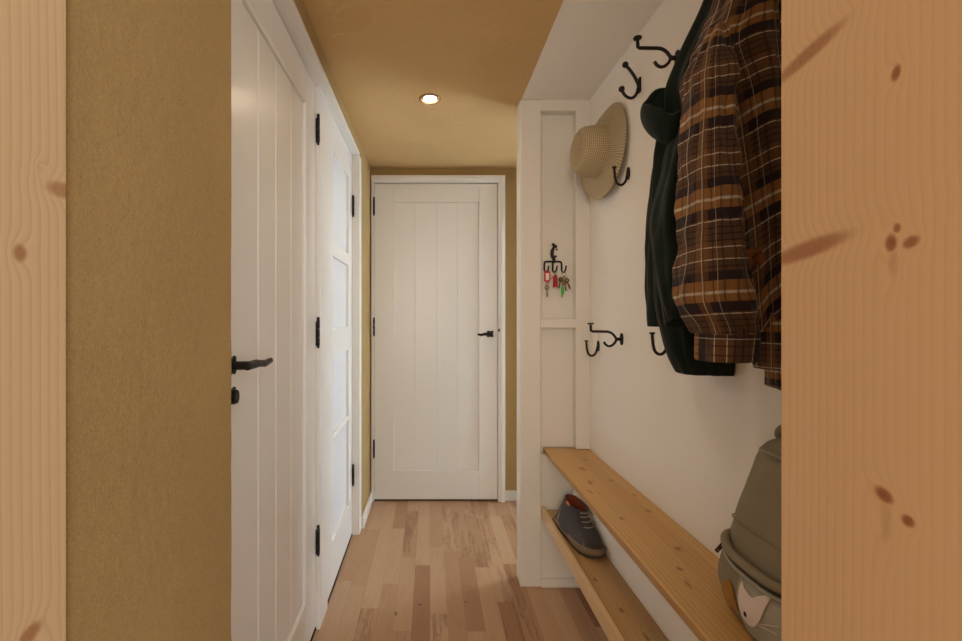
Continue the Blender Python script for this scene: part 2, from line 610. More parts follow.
def lever(parent, c, nrm, along, r=.021, length=.112):
    """rosette, neck and lever; along = direction the lever points"""
    c, nrm, along = Vector(c), Vector(nrm), Vector(along)
    hd = thing('door_handle', c, '', '')
    del hd['label'], hd['category']
    hd.parent = parent
    hd.location = c - parent.location
    bm = bmesh.new()
    clover(bm, c, nrm, r)
    obj('rosette', bm, M['iron'], hd, bevel=.001)
    bm = bmesh.new()
    add_tube(bm, [c, c + nrm * .042], .0095, 12)
    p0 = c + nrm * .040
    up = Vector((0, 0, 1))
    path = [p0 - along * .012, p0 + along * .04, p0 + along * .045, p0 + along * (length * .72) - up * .005, p0 + along * length - up * .001]
    add_tube(bm, path, [.0100, .0100, .0085, .0085, .0070], 8)
    obj('lever', bm, M['iron'], hd, smooth=False, bevel=.001)
    return hd


def leaf_boards(bm, place, w0, w1, z0, z1, p0, p1, q0, q1, grooves, th=.038, deep=.010, gd=.0042):
    """a framed and boarded leaf; place(a, b, d0, d1, z, z) puts a box at a..b across and d0..d1 in depth (0 = face)"""
    place(bm, w0, p0, 0, th, z0, z1)
    place(bm, p1, w1, 0, th, z0, z1)
    place(bm, p0, p1, 0, th, q1, z1)
    place(bm, p0, p1, 0, th, z0, q0)
    g = [p0] + list(grooves) + [p1]
    for a, b in zip(g[:-1], g[1:]):
        place(bm, a + (.0004 if a != p0 else 0), b - (.0004 if b != p1 else 0), deep, th - .010, q0, q1)
    place(bm, p0, p1, deep + gd, th - .012, q0, q1)


# far door (door_3) faces the camera
LY = YB - .022
d3 = thing('door_3', (.0385, LY, 0), 'white boarded door at the far end of the corridor', 'door', kind='structure')


def pl_far(bm, a, b, d0, d1, z0, z1):
    add_box(bm, a, b, LY + d0, LY + d1, z0, z1)


bm = bmesh.new()
leaf_boards(bm, pl_far, -.353, .429, .012, 2.022, -.230, .3115, .198, 1.906, (-.0955, .0436, .176), gd=.0016)
obj('door_leaf', bm, M['white'], d3, bevel=.0022)
bm = bmesh.new()
add_box(bm, -.372, -.355, YB - .035, YB + .06, 0, 2.068)
add_box(bm, .432, .474, YB - .035, YB + .06, 0, 2.068)
add_box(bm, -.355, .432, YB - .035, YB + .06, 2.027, 2.068)
add_box(bm, .450, .476, YB - .045, YB - .035, 0, 2.070)
add_box(bm, -.372, .450, YB - .0455, YB - .035, 2.045, 2.070)
obj('door_frame', bm, M['white'], d3, bevel=.002)
obj('threshold_gap', box_bm(-.355, .432, LY + .01, YB + .06, 0.0005, .012), M['dark'], d3)
for z in (1.87, 1.11, .34):
    obj('hinge', hinge_bm('z', (-.3530, YB - .052, z), .10), M['iron'], d3, smooth=True)
lever(d3, (.383, LY, 1.066), (0, -1, 0), (-1, 0, 0), .023, .084)
bm = bmesh.new()
add_disc(bm, (.437, YB - .036, 1.09), (0, -1, 0), .011, .003, 18, .5)
obj('strike_plate', bm, M['iron'], d3)

# near door on the left (door_1), leaf in the plane x = -.43
LX = -.430
d1 = thing('door_1', (LX, 1.31, 0), 'large white boarded door with black lever, nearest on the left', 'door', kind='structure')


def pl_left(bm, a, b, e0, e1, z0, z1):
    add_box(bm, LX - e1, LX - e0, a, b, z0, z1)


bm = bmesh.new()
leaf_boards(bm, pl_left, .915, 1.698, .012, 2.043, 1.04, 1.566, .180, 1.918, (1.1585, 1.2915, 1.4315))
obj('door_leaf', bm, M['white'], d1, bevel=.004)
bm = bmesh.new()
add_box(bm, -.50, -.406, .874, .912, 0, DZ)                    # near jamb
add_box(bm, -.50, -.413, 1.70, 1.826, 0, DZ)                        # mullion between the two doors
add_box(bm, -.50, XL + .001, .874, 2.434, 2.047, DZ + .003)           # head
add_box(bm, -.50, -.405, .912, 2.434, 2.0455, 2.05)
obj('door_frame', bm, M['white'], d1, bevel=.002)
for z in (1.88, 1.116, .334):
    obj('hinge', hinge_bm('z', (-.420, 1.699, z), .098, (-.0085, -.004)), M['iron'], d1, smooth=True)
lever(d1, (LX, .976, 1.073), (1, 0, 0), (0, 1, 0), .022, .130)
bm = bmesh.new()
clover(bm, (LX, .976, 1.006), (1, 0, 0), .021)
kp = obj('key_plate', bm, M['iron'], d1, bevel=.001)
bm = bmesh.new()
add_tube(bm, [(LX, .976, 1.006), (LX + .006, .976, 1.006)], .006, 10)
add_disc(bm, (LX + .010, .976, 1.006), (1, 0, 0), .015, .009, 20, .75)
obj('turn_knob', bm, M['iron'], d1, bevel=.001)
obj('threshold_gap', box_bm(-.47, LX + .002, .912, 1.70, .0005, .011), M['dark'], d1)

# second door on the left (door_2) with four frosted panes, leaf in the plane x = -.42
LX2 = -.420
d2 = thing('door_2', (LX2, 2.12, 0), 'narrow white door with bright frosted glass panes', 'door', kind='structure')


def pl_left2(bm, a, b, e0, e1, z0, z1):
    add_box(bm, LX2 - e1, LX2 - e0, a, b, z0, z1)


n = NT('frosted glass')
tb = n.node('ShaderNodeBsdfTranslucent')
tb.inputs[0].default_value = (.93, .96, 1, 1)
n.done((.95, .97, .99), .18, .5)
mx = n.node('ShaderNodeMixShader')
mx.inputs[0].default_value = .15
n.t.links.new(n.b.outputs[0], mx.inputs[1])
n.t.links.new(tb.outputs[0], mx.inputs[2])
n.t.links.new(mx.outputs[0], n.out.inputs[0])
M['frost'] = n.m
w0, w1, z0, z1 = 1.829, 2.428, .012, 2.043
p0, p1 = 1.950, 2.335
panes = [(.205, .645), (.665, 1.005), (1.125, 1.44), (1.50, 1.90)]
bm = bmesh.new()
pl_left2(bm, w0, p0, 0, .038, z0, z1)
pl_left2(bm, p1, w1, 0, .038, z0, z1)
zz = [z0] + [q for pr in panes for q in pr] + [z1]
for a, b in zip(zz[0::2], zz[1::2]):
    pl_left2(bm, p0, p1, 0, .038, a, b)
lf = obj('door_leaf', bm, M['white'], d2, bevel=.0016)
for a, b in panes:
    bm = bmesh.new()
    pl_left2(bm, p0 - .004, p1 + .004, .012, .016, a - .004, b + .004)
    obj('frosted_pane', bm, M['frost'], d2)
bm = box_bm(-.50, XL + .001, 2.432, 2.500, 0, 2.047)
obj('door_frame', bm, M['white'], d2, bevel=.002)
for z in (1.768, .325):
    obj('hinge', hinge_bm('z', (-.4125, 2.424, z), .098, (.004, .010)), M['iron'], d2, smooth=True)
obj('threshold_gap', box_bm(-.47, LX2 + .002, 1.83, 2.43, .0005, .011), M['dark'], d2)

# ------------------------------------------------------------------ ceiling light
cl = thing('ceiling_light', (0.0, 1.968, CEIL), 'small round recessed downlight glowing in the ochre ceiling', 'ceiling light')
bm = bmesh.new()
add_tube(bm, [(math.cos(2 * PI * k / 40) * .041, 1.968 + math.sin(2 * PI * k / 40) * .041, CEIL - .001) for k in range(40)], .0062, 10, True)
add_disc(bm, (0, 1.968, CEIL + .001), (0, 0, 1), .041, .004, 40)
obj('trim_ring', bm, mat_plain('brushed nickel', srgb(150, 120, 90), .4, .5, .7), cl, smooth=True)
n = NT('warm lamp')
n.b.inputs['Emission Color'].default_value = (1, .80, .55, 1)
n.b.inputs['Emission Strength'].default_value = 60
n.done((1, .9, .8), .5)
bm = bmesh.new()
add_ball(bm, (0, 1.968, CEIL - .001), .028, sz=.25)
obj('bulb', bm, n.m, cl, smooth=True)

c2 = cl.copy()  # added out-of-view fixture that carries the niche fill light
C.objects.link(c2)
c2.location = (.10, 1.20, CEIL)
c2['label'] = 'small round downlight added out of view as niche fill, nearer to the pine opening'
for ch in list(cl.children):
    q = ch.copy()
    C.objects.link(q)
    q.parent = c2

# ------------------------------------------------------------------ bench and shoe shelf
kb = [(.53 - .60, 1.50 - 1.27, .006, .022, .2, .6), (.665 - .60, 1.47 - 1.27, .005, .016, 0, .7), (.56 - .60, .98 - 1.27, .004, .014, 0, .8), (.60 - .60, .90 - 1.27, .003, .010, .2, .7), (.58 - .60, 1.72 - 1.27, .012, .02, .3, .8), (.64 - .60, 1.60 - 1.27, .007, .012, 0, .8), (.56 - .60, 1.58 - 1.27, .009, .02, -.2, .7), (.63 - .60, 1.83 - 1.27, .008, .012, 0, .8),
      (.55 - .60, 1.30 - 1.27, .006, .010, 0, .85), (.62 - .60, 1.13 - 1.27, .007, .011, 0, .9), (.575 - .60, 1.04 - 1.27, .006, .009, 0, .9), (.65 - .60, 1.35 - 1.27, .008, .013, 0, .6)]
M['bench'] = mat_pine('oiled pine bench', 'X', 'Y', srgb(210, 169, 106), srgb(172, 124, 68), kb, .36, 75, boards=.052, center=-.10, gain=1.7, fleck=srgb(120, 70, 34))
ks = [(.55 - .55, 1.30 - 1.27, .006, .012, 0, .8), (.53 - .55, 1.45 - 1.27, .007, .012, .2, .7), (.57 - .55, 1.19 - 1.27, .005, .02, 0, .7)]
M['shelf'] = mat_pine('oiled pine shelf', 'X', 'Y', srgb(190, 154, 104), srgb(156, 118, 72), ks, .42, 75, boards=.045, center=-.05, gain=1.7, fleck=srgb(104, 62, 32))
BZ = .598
M['raw'] = mat_pine('raw pine edge', 'Z', 'Y', srgb(216, 184, 142), srgb(190, 150, 106), (), .5, 120)
be = obj('bench', box_bm(.500, XR - .001, .50, YP + .035, BZ - .022, BZ), M['bench'], bevel=.003, origin=(.60, 1.27, BZ))
tag(be, 'long yellow pine bench along the white coat wall', 'bench')
rs = obj('trim_5', box_bm(.625, .645, .50, YP + .010, .302, BZ - .0225), M['white_wall'], bevel=.002)
tag(rs, 'white painted riser board under the pine bench', 'riser', kind='structure')
sh = thing('shoe_shelf', (.55, 1.27, 0), 'low pine shoe shelf with a raised front lip, under the bench', 'shelf')
bm = box_bm(.498, .624, .50, YP + .010, .300, .334)
obj('shelf_board', bm, M['shelf'], sh, bevel=.002)
bm = box_bm(.485, .499, .50, YP - .001, .298, .350)
obj('front_lip', bm, M['raw'], sh, bevel=.002)


# ------------------------------------------------------------------ iron hooks
def plate_bm(q, sq):
    bm = bmesh.new()
    add_disc(bm, (q.x - .002, q.y, q.z), (1, 0, 0), .022, .005, 24)
    for v in bm.verts:
        v.co.y = q.y + (v.co.y - q.y) * sq
    for s in (-1, 1):
        add_ball(bm, (q.x - .005, q.y, q.z + s * .014), .0042, .5)
    return bm


def long_hook(z, y, label):
    q = Vector((XR, y, z))
    t = thing('coat_hook', q, label, 'hook', 'iron coat hooks on the white wall')
    obj('wall_plate', plate_bm(q, .55), M['iron'], t, bevel=.001)
    W = lambda o, h: (XR - o, y, z + h)
    bm = bmesh.new()
    add_tube(bm, [W(0, 0), W(.014, 0), W(.022, 0)], [.008, .006, .0075], 12)
    add_tube(bm, smooth_path([W(.020, -.001), W(.026, .009), W(.036, .020), W(.050, .0265), W(.066, .0275), W(.108, .028)]) + [W(.113, .031), W(.114, .052)], .0048, 10)
    add_tube(bm, smooth_path([W(.020, .002), W(.026, -.012), W(.038, -.023), W(.050, -.025), W(.060, -.019), W(.066, -.010)]), .0045, 10)
    obj('hook_arm', bm, M['iron'], t, smooth=True)
    bm = bmesh.new()
    add_disc(bm, W(.114, .056), (0, 0, 1), .0115, .006, 20)
    obj('hook_knob', bm, M['iron'], t, bevel=.002)


def double_hook(z, y, label):
    q = Vector((XR, y, z))
    t = thing('coat_hook', q, label, 'hook', 'iron coat hooks on the white wall')
    bm = bmesh.new()
    add_box(bm, XR - .006, XR, y - .010, y + .010, z - .022, z + .026)
    for s in (-1, 1):
        add_ball(bm, (XR - .007, y, z + s * .014), .0045, .6)
    obj('wall_plate', bm, M['iron'], t, bevel=.002)
    W = lambda o, h: (XR - o, y, z + h)
    bm = bmesh.new()
    add_tube(bm, smooth_path([W(.004, -.006), W(.008, .010), W(.020, .034), W(.034, .054), W(.047, .068)]), .0050, 10)
    add_tube(bm, smooth_path([W(.004, .006), W(.009, -.018), W(.018, -.034), W(.031, -.040), W(.046, -.034), W(.056, -.022), W(.060, -.012)]), .0050, 10)
    obj('hook_arm', bm, M['iron'], t, smooth=True)
    for o_, h in ((.049, .071), (.061, -.010)):
        bm = bmesh.new()
        add_ball(bm, W(o_, h), .0100)
        obj('hook_ball', bm, M['iron'], t, smooth=True)


def single_hook(z, y, label):
    q = Vector((XR, y, z))
    t = thing('coat_hook', q, label, 'hook', 'iron coat hooks on the white wall')
    obj('wall_plate', plate_bm(q, .55), M['iron'], t, bevel=.001)
    W = lambda o, h: (XR - o, y, z + h)
    bm = bmesh.new()
    add_tube(bm, smooth_path([W(.001, .004), W(.006, -.006), W(.010, -.024), W(.020, -.038), W(.032, -.040), W(.043, -.031), W(.048, -.014), W(.050, .004), W(.051, .018)]), .0044, 10)
    obj('hook_arm', bm, M['iron'], t, smooth=True)
    bm = bmesh.new()
    add_disc(bm, W(.051, .021), (0, 0, 1), .0078, .006, 16)
    obj('hook_knob', bm, M['iron'], t, bevel=.0015)


long_hook(1.905, 1.270, 'black iron hat and coat hook partly behind the green jacket, top row')
double_hook(1.943, 1.500, 'black iron double hook with two round balls, top row above the hat')
single_hook(1.680, 1.585, 'single black iron hook in front of the straw hat brim')
long_hook(1.096, 1.640, 'black iron hat and coat hook with long arm, in the lower row')
single_hook(1.056, 1.868, 'small single black hook in the lower row, next to the panelled end wall')
single_hook(1.109, 1.314, 'single black iron hook below the green jacket sleeve')

# ------------------------------------------------------------------ straw hat
HY, HZ = 1.750, 1.812
hat = thing('straw_hat', (.685, HY, HZ), 'woven straw sun hat hanging on the white coat wall', 'hat')
M['straw'] = mat_straw('woven straw')
tilt = .07


def hat_part(name, prof, dent=False):
    bm = bmesh.new()
    uvl = bm.loops.layers.uv.new('UVMap')
    N = 72
    rings, vs = [], []
    acc = 0
    for i, (r, o) in enumerate(prof):
        if i:
            acc += math.hypot(r - prof[i - 1][0], o - prof[i - 1][1])
        vs.append(acc)
        ring = []
        for k in range(N):
            a = 2 * PI * k / N
            ry, rz = r * math.cos(a), r * math.sin(a)
            oo = o
            if name == 'brim':
                oo += .010 * (r / .18) ** 3 * math.cos(2 * a) + .003 * math.sin(3 * a + 1) * (r / .18) ** 2
            if dent:
                sq = 1 - .16 * max(0, (o - .05) / .08)
                ry *= sq
                if r < .062:
                    oo -= .018 * math.exp(-(ry / .022) ** 2) * (1 - (r / .07) ** 4)
            x = -oo
            # lean the bottom off the wall
            X = x * math.cos(tilt) + rz * math.sin(tilt)
            Z = rz * math.cos(tilt) - x * math.sin(tilt)
            cy, sy = math.cos(.11), math.sin(.11)
            ring.append(bm.verts.new((min(XR - .003, .670 + X * cy - ry * sy), HY + ry * cy + X * sy, HZ + Z)))
        rings.append(ring)
    for i in range(len(rings) - 1):
        for k in range(N):
            f = bm.faces.new((rings[i][k], rings[i][(k + 1) % N], rings[i + 1][(k + 1) % N], rings[i + 1][k]))
            for lp, (a, b) in zip(f.loops, ((k, i), (k + 1, i), (k + 1, i + 1), (k, i + 1))):
                lp[uvl].uv = (a / N, vs[b])
    if dent:
        f = bm.faces.new(rings[-1])
    return obj(name, bm, M['straw'], hat, smooth=True, solid=.003, sub=1)


hat_part('brim', [(.178, .0), (.172, .003), (.155, .004), (.135, .004), (.115, .006), (.102, .012), (.096, .022)])
hat_part('crown', [(.098, .016), (.096, .026), (.094, .045), (.091, .065), (.087, .084), (.082, .097), (.074, .105), (.062, .108), (.048, .108), (.034, .107), (.02, .106), (.006, .106)], True)

# ------------------------------------------------------------------ key rack and keys
KX, KY = .551, YP + .045
rk = thing('key_rack', (KX, KY, 1.41), 'small black cast iron key rack in the recessed white panel', 'key rack')
S = 1 / 225.0
bm = bmesh.new()
K = lambda u, v, o=.006: Vector((KX + (u - 555) * S, KY - o, CAMZ - (v - VY) * S))
add_tube(bm, smooth_path([K(553, 244), K(555.5, 246), K(553.5, 250), K(553, 255), K(555, 260), K(554.5, 263)]), [.006] * 12 + [.008] * 12 + [.006] * 7, 8)
add_ball(bm, K(556.5, 246.5), .007, 1, .6, 1)
add_ball(bm, K(553.6, 244.4), .004, 1, .6, 1.2)
add_ball(bm, K(557.6, 249.6), .005, 1, .6, .7)
add_ball(bm, K(556.2, 256.4), .007, 1.2, .5, .6)
obj('cast_figure', bm, M['iron'], rk, smooth=True)
bm = bmesh.new()
add_tube(bm, smooth_path([K(545.2, 270), K(545.3, 264), K(546.6, 261.8), K(555, 261.6), K(561, 261.8), K(562.4, 264), K(562.6, 270)]), .0042, 8)
add_tube(bm, [K(553.6, 261), K(553.6, 271)], .0042, 8)
obj('rack_bar', bm, M['iron'], rk, smooth=True)
for u in (545.3, 553.6, 562.5):
    bm = bmesh.new()
    add_tube(bm, smooth_path([K(u, 269), K(u + .2, 271.5, .010), K(u + .8, 272.6, .022), K(u + 1.8, 271, .034), K(u + 2.4, 266.5, .038)]), .0036, 8)
    obj('rack_hook', bm, M['iron'], rk, smooth=True)

M['red'] = mat_plain('red plastic', srgb(190, 34, 34), .35)
M['paper'] = mat_plain('white paper label', srgb(236, 226, 214), .7)
M['green_tag'] = mat_plain('green plastic', srgb(60, 186, 70), .35)
M['bronze'] = mat_plain('dull bronze', srgb(120, 86, 60), .4, .5, .7)
M['red_leather'] = mat_plain('dark red leather', srgb(158, 28, 30), .6)


def rounded_slab(bm, u0, u1, v0, v1, o, th, r=.003, n=5):
    a, b = K(u0, v0, o), K(u1, v1, o)
    x0, x1, zt, zb = a.x, b.x, a.z, b.z
    pts = []
    for (cx, cz, s) in ((x1 - r, zt - r, 0), (x0 + r, zt - r, 1), (x0 + r, zb + r, 2), (x1 - r, zb + r, 3)):
        for k in range(n):
            an = s * PI / 2 + PI / 2 * k / (n - 1)
            pts.append((cx + r * math.cos(an), a.y, cz + r * math.sin(an)))
    add_prism(bm, pts, (0, 1, 0), th)


def key_bm(u, v, o, length=.045, turn=0.0, r=.010):
    """bow, shaft and teeth of a key hanging down from pixel place (u, v)"""
    bm = bmesh.new()
    c = K(u, v, o)
    add_tube(bm, [c + Vector((math.cos(2 * PI * k / 20) * r * .72, 0, math.sin(2 * PI * k / 20) * r * .72)) for k in range(20)], .0034, 8, True)
    add_box(bm, c.x - .0026, c.x + .0026, c.y - .0012, c.y + .0012, c.z - r * .8 - length * .72, c.z - r * .7)
    for k in range(3):
        zt = c.z - r - length * (.30 + .13 * k)
        add_box(bm, c.x, c.x + .0052 - .001 * (k % 2), c.y - .0012, c.y + .0012, zt - .0034, zt)
    if turn:
        bmesh.ops.rotate(bm, verts=bm.verts[:], cent=c + Vector((0, 0, r)), matrix=Matrix.Rotation(turn, 3, 'Y'))
    return bm


def ring_bm(u, v, o, r=.008, tw=0.0):
    bm = bmesh.new()
    c = K(u, v, o)
    add_tube(bm, [c + Vector((math.cos(2 * PI * k / 24) * r * math.cos(tw), math.cos(2 * PI * k / 24) * r * math.sin(tw), math.sin(2 * PI * k / 24) * r)) for k in range(24)], .0011, 6, True)
    return bm


ko = .036
k1 = thing('key_with_tag', K(546.6, 272, ko), 'key hanging under a red rimmed white tag, leftmost on the key rack', 'key', 'keys hanging on the rack')
bm = bmesh.new()
rounded_slab(bm, 543.4, 549.4, 271.5, 282.5, ko, .003, .009)
obj('tag_rim', bm, M['red'], k1, bevel=.0008)
bm = bmesh.new()
rounded_slab(bm, 544.9, 548.2, 273.8, 280.8, ko + .001, .001, .002)
obj('tag_paper', bm, M['paper'], k1)
obj('key_ring', ring_bm(546.4, 284, ko - .002, .007), M['brass'], k1, smooth=True)
obj('tag_loop', ring_bm(550.2, 277.5, ko - .002, .009, .6), M['red'], k1, smooth=True)
obj('key_blade', key_bm(546.3, 288, ko - .003, .046), M['brass'], k1)
k2 = thing('key_fob', K(554.6, 272, ko), 'dark red leather key fob hanging on the middle hook of the rack', 'key fob', 'keys hanging on the rack')
bm = bmesh.new()
pts = [K(552.3, 278, ko), K(553.2, 275.2, ko), K(555.4, 275.2, ko), K(556.6, 278, ko), K(556.8, 287.6, ko), K(555.4, 287.8, ko), K(554.4, 286.8, ko), K(553.4, 288, ko), K(552, 287.8, ko)]
add_prism(bm, pts, (0, 1, 0), .004)
obj('fob_body', bm, M['red_leather'], k2, bevel=.0008)
obj('fob_ring', ring_bm(554.6, 273.8, ko, .007, .5), M['brass'], k2, smooth=True)
k3 = thing('key_bunch', K(563, 272, ko), 'bunch of several keys with a bright green tag, rightmost on the rack', 'keys', 'keys hanging on the rack')
obj('key_ring', ring_bm(562.6, 274.5, ko, .010, .4), M['brass'], k3, smooth=True)
for (u, v, o, ln, tn, mm) in ((560.6, 280, .030, .044, .25, 'bronze'), (563.6, 279, .026, .046, -.12, 'brass'), (565.2, 281, .032, .044, -.35, 'bronze'), (562.2, 280.5, .022, .042, .05, 'brass'), (564, 283, .018, .040, -.2, 'bronze')):
    obj('key_blade', key_bm(u, v, o, ln, tn), M[mm], k3)
bm = bmesh.new()
rounded_slab(bm, 559.9, 562.6, 287, 295, .042, .004, .003)
obj('green_tag', bm, M['green_tag'], k3, bevel=.0008)
bm = bmesh.new()
rounded_slab(bm, 559.9, 561.4, 295.0, 297.6, .042, .003, .002)
obj('tag_tip', bm, M['brass'], k3, bevel=.0006)


# ------------------------------------------------------------------ cloth lofts
def loft(secs, n=56, m=8, seed=0.0, amp=.006, kf=5.0, vf=6.0, folds=0.0, nf=6, lip=True, sq=2.4, xmax=XR - .004, per=None, close_top=True, shear=0.0, swap=False):
    """secs: (centre, half width vector, half depth vector); returns a bmesh of a hollow cloth tube with wrinkles and UV in metres"""
    bm = bmesh.new()
    uvl = bm.loops.layers.uv.new('UVMap')
    S_ = [(Vector(c), Vector(a), Vector(b)) for c, a, b in secs]
    full = []
    for i in range(len(S_) - 1):
        q = [S_[max(i - 1, 0)], S_[i], S_[i + 1], S_[min(i + 2, len(S_) - 1)]]
        for k in range(m):
            full.append(tuple(cr(q[0][j], q[1][j], q[2][j], q[3][j], k / m) for j in range(3)))
    full.append(S_[-1])
    if per is None:
        per = 2 * PI * sum(.5 * (a.length + b.length) for c, a, b in full) / len(full)
    rings, vv = [], []
    acc = 0.0
    for i, (c, a, b) in enumerate(full):
        if i:
            acc += (c - full[i - 1][0]).length
        vv.append(acc)
        ring = []
        for k in range(n):
            th = 2 * PI * k / n
            cs, sn = math.cos(th), math.sin(th)
            e = 2 / sq
            px, py = math.copysign(abs(cs) ** e, cs), math.copysign(abs(sn) ** e, sn)
            p = c + a * px + b * py
            d = (a * px + b * py)
            nrm = d.normalized() if d.length > 1e-6 else Vector((0, -1, 0))
            w = amp * (noise.noise(Vector((cs * kf * .5 + seed, sn * kf * .5, acc * vf))) + .5 * noise.noise(Vector((cs * kf + seed, sn * kf + 9, acc * vf * 2.3))))
            if folds:
                w += folds * math.sin(nf * th + seed + 1.2 * noise.noise(Vector((acc * 3, seed, 0)))) * min(1, i / 10)
            p = p + nrm * w
            p.x = min(p.x, xmax - .0005 * (k % 2))
            ring.append(bm.verts.new(p))
        rings.append(ring)
    if lip:                                  # turned-in hem
        c, a, b = full[-1]
        t = (full[-1][0] - full[-4][0]).normalized()
        for s, back in ((.90, -.004), (.86, .02), (.80, .07)):
            rings.append([bm.verts.new(c + (v.co - c) * s - t * back) for v in rings[len(full) - 1]])
            vv.append(vv[-1] + .01)
    for i in range(len(rings) - 1):
        for k in range(n):
            f = bm.faces.new((rings[i][k], rings[i][(k + 1) % n], rings[i + 1][(k + 1) % n], rings[i + 1][k]))
            for lp, (aa, bb) in zip(f.loops, ((k, i), (k + 1, i), (k + 1, i + 1), (k, i + 1))):
                q = (aa / n * per, vv[bb] + shear * aa / n * per)
                lp[uvl].uv = (q[1] + .03, q[0]) if swap else q
    if close_top:
        bm.faces.new(rings[0][::-1])
    if lip:
        bm.faces.new(rings[-1])
    return bm


def psec(u, v, d, hw, hd, tilt=0.0, turn=0.0, lift=0.0):
    """section seen at pixel (u, v): hw = half width in pixels, hd = half depth in metres, tilt = rise of its right end per width"""
    w = hw * d / F
    a = Vector((math.cos(turn) * w, -math.sin(turn) * w, tilt * w))
    b = Vector((math.sin(turn) * hd, -math.cos(turn) * hd, lift * hd))
    return (P(u, v, d), a, b)


M['plaid'] = mat_plaid('brown plaid flannel')
M['patch'] = mat_cloth('tan leather patch', srgb(132, 82, 36), 120, .12)
M['patch_mark'] = mat_cloth('dark stitching', srgb(78, 44, 18), 120, .1)
pj = thing('plaid_jacket', P(750, 20, .88), 'brown and orange plaid flannel jacket hanging nearest to the pine post', 'jacket')
# body hanging behind the sleeve
secs = [psec(790, -60, .93, 10, .03), psec(786, -10, .93, 16, .04), psec(785, 60, .93, 17, .045), psec(788, 160, .93, 17, .045), psec(791, 240, .93, 15, .04), psec(791, 275, .93, 13, .035)]
obj('jacket_front', loft(secs, 48, 8, 13.1, .007, 5, 7, .003, 5, shear=-.2), M['plaid'], pj, smooth=True, sub=1)
secs = [psec(748, -70, .88, 12, .03), psec(745, -30, .88, 22, .05), psec(742, 0, .88, 24, .062), psec(737, 30, .88, 28, .068), psec(734, 60, .88, 35, .070), psec(742, 100, .88, 29, .070), psec(750, 160, .88, 26, .068), psec(760, 230, .88, 24, .06, .2),
        psec(765, 280, .88, 22, .05, .7), psec(767, 312, .88, 19, .045, 1.25)]
bm = loft(secs, 64, 10, 3.1, .010, 5, 7, .004, 7, shear=-.38)
pj_bvh = BVHTree.FromBMesh(bm)
obj('jacket_body', bm, M['plaid'], pj, smooth=True, sub=1)
# near sleeve: shoulder to cuff
secs = [psec(716, 28, .845, 6, .02), psec(712, 52, .84, 14, .035), psec(709, 78, .83, 19.5, .046), psec(708, 112, .825, 20, .05), psec(706.5, 155, .82, 22, .052), psec(708, 215, .82, 25, .055), psec(710.5, 270, .82, 29, .056), psec(715, 302, .82, 33.5, .055), psec(723, 325, .82, 29, .050), psec(725, 333, .82, 27, .048)]
sl = obj('jacket_sleeve', loft(secs, 72, 12, 8.4, .010, 5, 13, .0, 6, per=.36, shear=-.06), M['plaid'], pj, smooth=True, sub=1)
secs = [psec(726, 324, .82, 25.0, .048), psec(726, 333, .82, 25.5, .048), psec(726, 346, .82, 25.5, .047), psec(726, 360, .82, 25, .045)]
obj('cuff', loft(secs, 48, 5, 1.7, .004, 5, 8, 0.002, 7, per=.30, swap=True), M['plaid'], sl, smooth=True, sub=1)
# second sleeve further right
secs = [psec(778, 235, .89, 12, .03), psec(777, 265, .88, 16, .035), psec(776, 300, .87, 18, .04), psec(776, 345, .87, 19, .042), psec(776, 368, .87, 17, .038)]
s2 = obj('jacket_sleeve', loft(secs, 48, 8, 5.5, .007, 5, 9, 0, per=.34), M['plaid'], pj, smooth=True, sub=1)
secs = [psec(780, 362, .88, 11, .028), psec(780, 376, .88, 11, .028), psec(780, 388, .88, 10.5, .028, -.3)]
obj('cuff', loft(secs, 40, 5, 2.2, .003, 5, 9, 0, per=.26), M['plaid'], s2, smooth=True, sub=1)
# leather patch on the body front


def drape(outline, bvh, direction, lift, cuts=3, start=1.0):
    """flat outline (3D points) cut into small faces and laid on a surface along direction"""
    d = Vector(direction).normalized()
    bm = bmesh.new()
    bm.faces.new([bm.verts.new(p) for p in outline])
    bmesh.ops.triangulate(bm, faces=bm.faces[:])
    for _ in range(cuts):
        bmesh.ops.subdivide_edges(bm, edges=bm.edges[:], cuts=1, use_grid_fill=True)
    for v in bm.verts:
        h = bvh.ray_cast(v.co - d * start, d)
        if h[0] is not None:
            nn = h[1] if h[1].dot(d) < 0 else -h[1]
            v.co = h[0] + nn * lift
    return bm


qp = lambda u, v: P(u, v, .835)
pts = [qp(747.6, 250.5), qp(760, 246.5), qp(764, 262), qp(751.6, 267)]
pa = obj('leather_patch', drape(pts, pj_bvh, (0, 1, 0), .004), M['patch'], pj, solid=.003)
mk = []
for k in range(14):
    t = k / 13
    q = qp(753.0 + 5.0 * t + 1.5 * math.sin(t * 9), 259 - 5.5 * t + 2.2 * math.cos(t * 11))
    h = pj_bvh.ray_cast(q - Vector((0, 1, 0)), Vector((0, 1, 0)))
    if h[0] is not None:
        mk.append(h[0] + Vector((0, -.0065, 0)))
if len(mk) > 3:
    bm = bmesh.new()
    add_tube(bm, mk, .0009, 6)
    obj('stitching', bm, M['patch_mark'], pa)

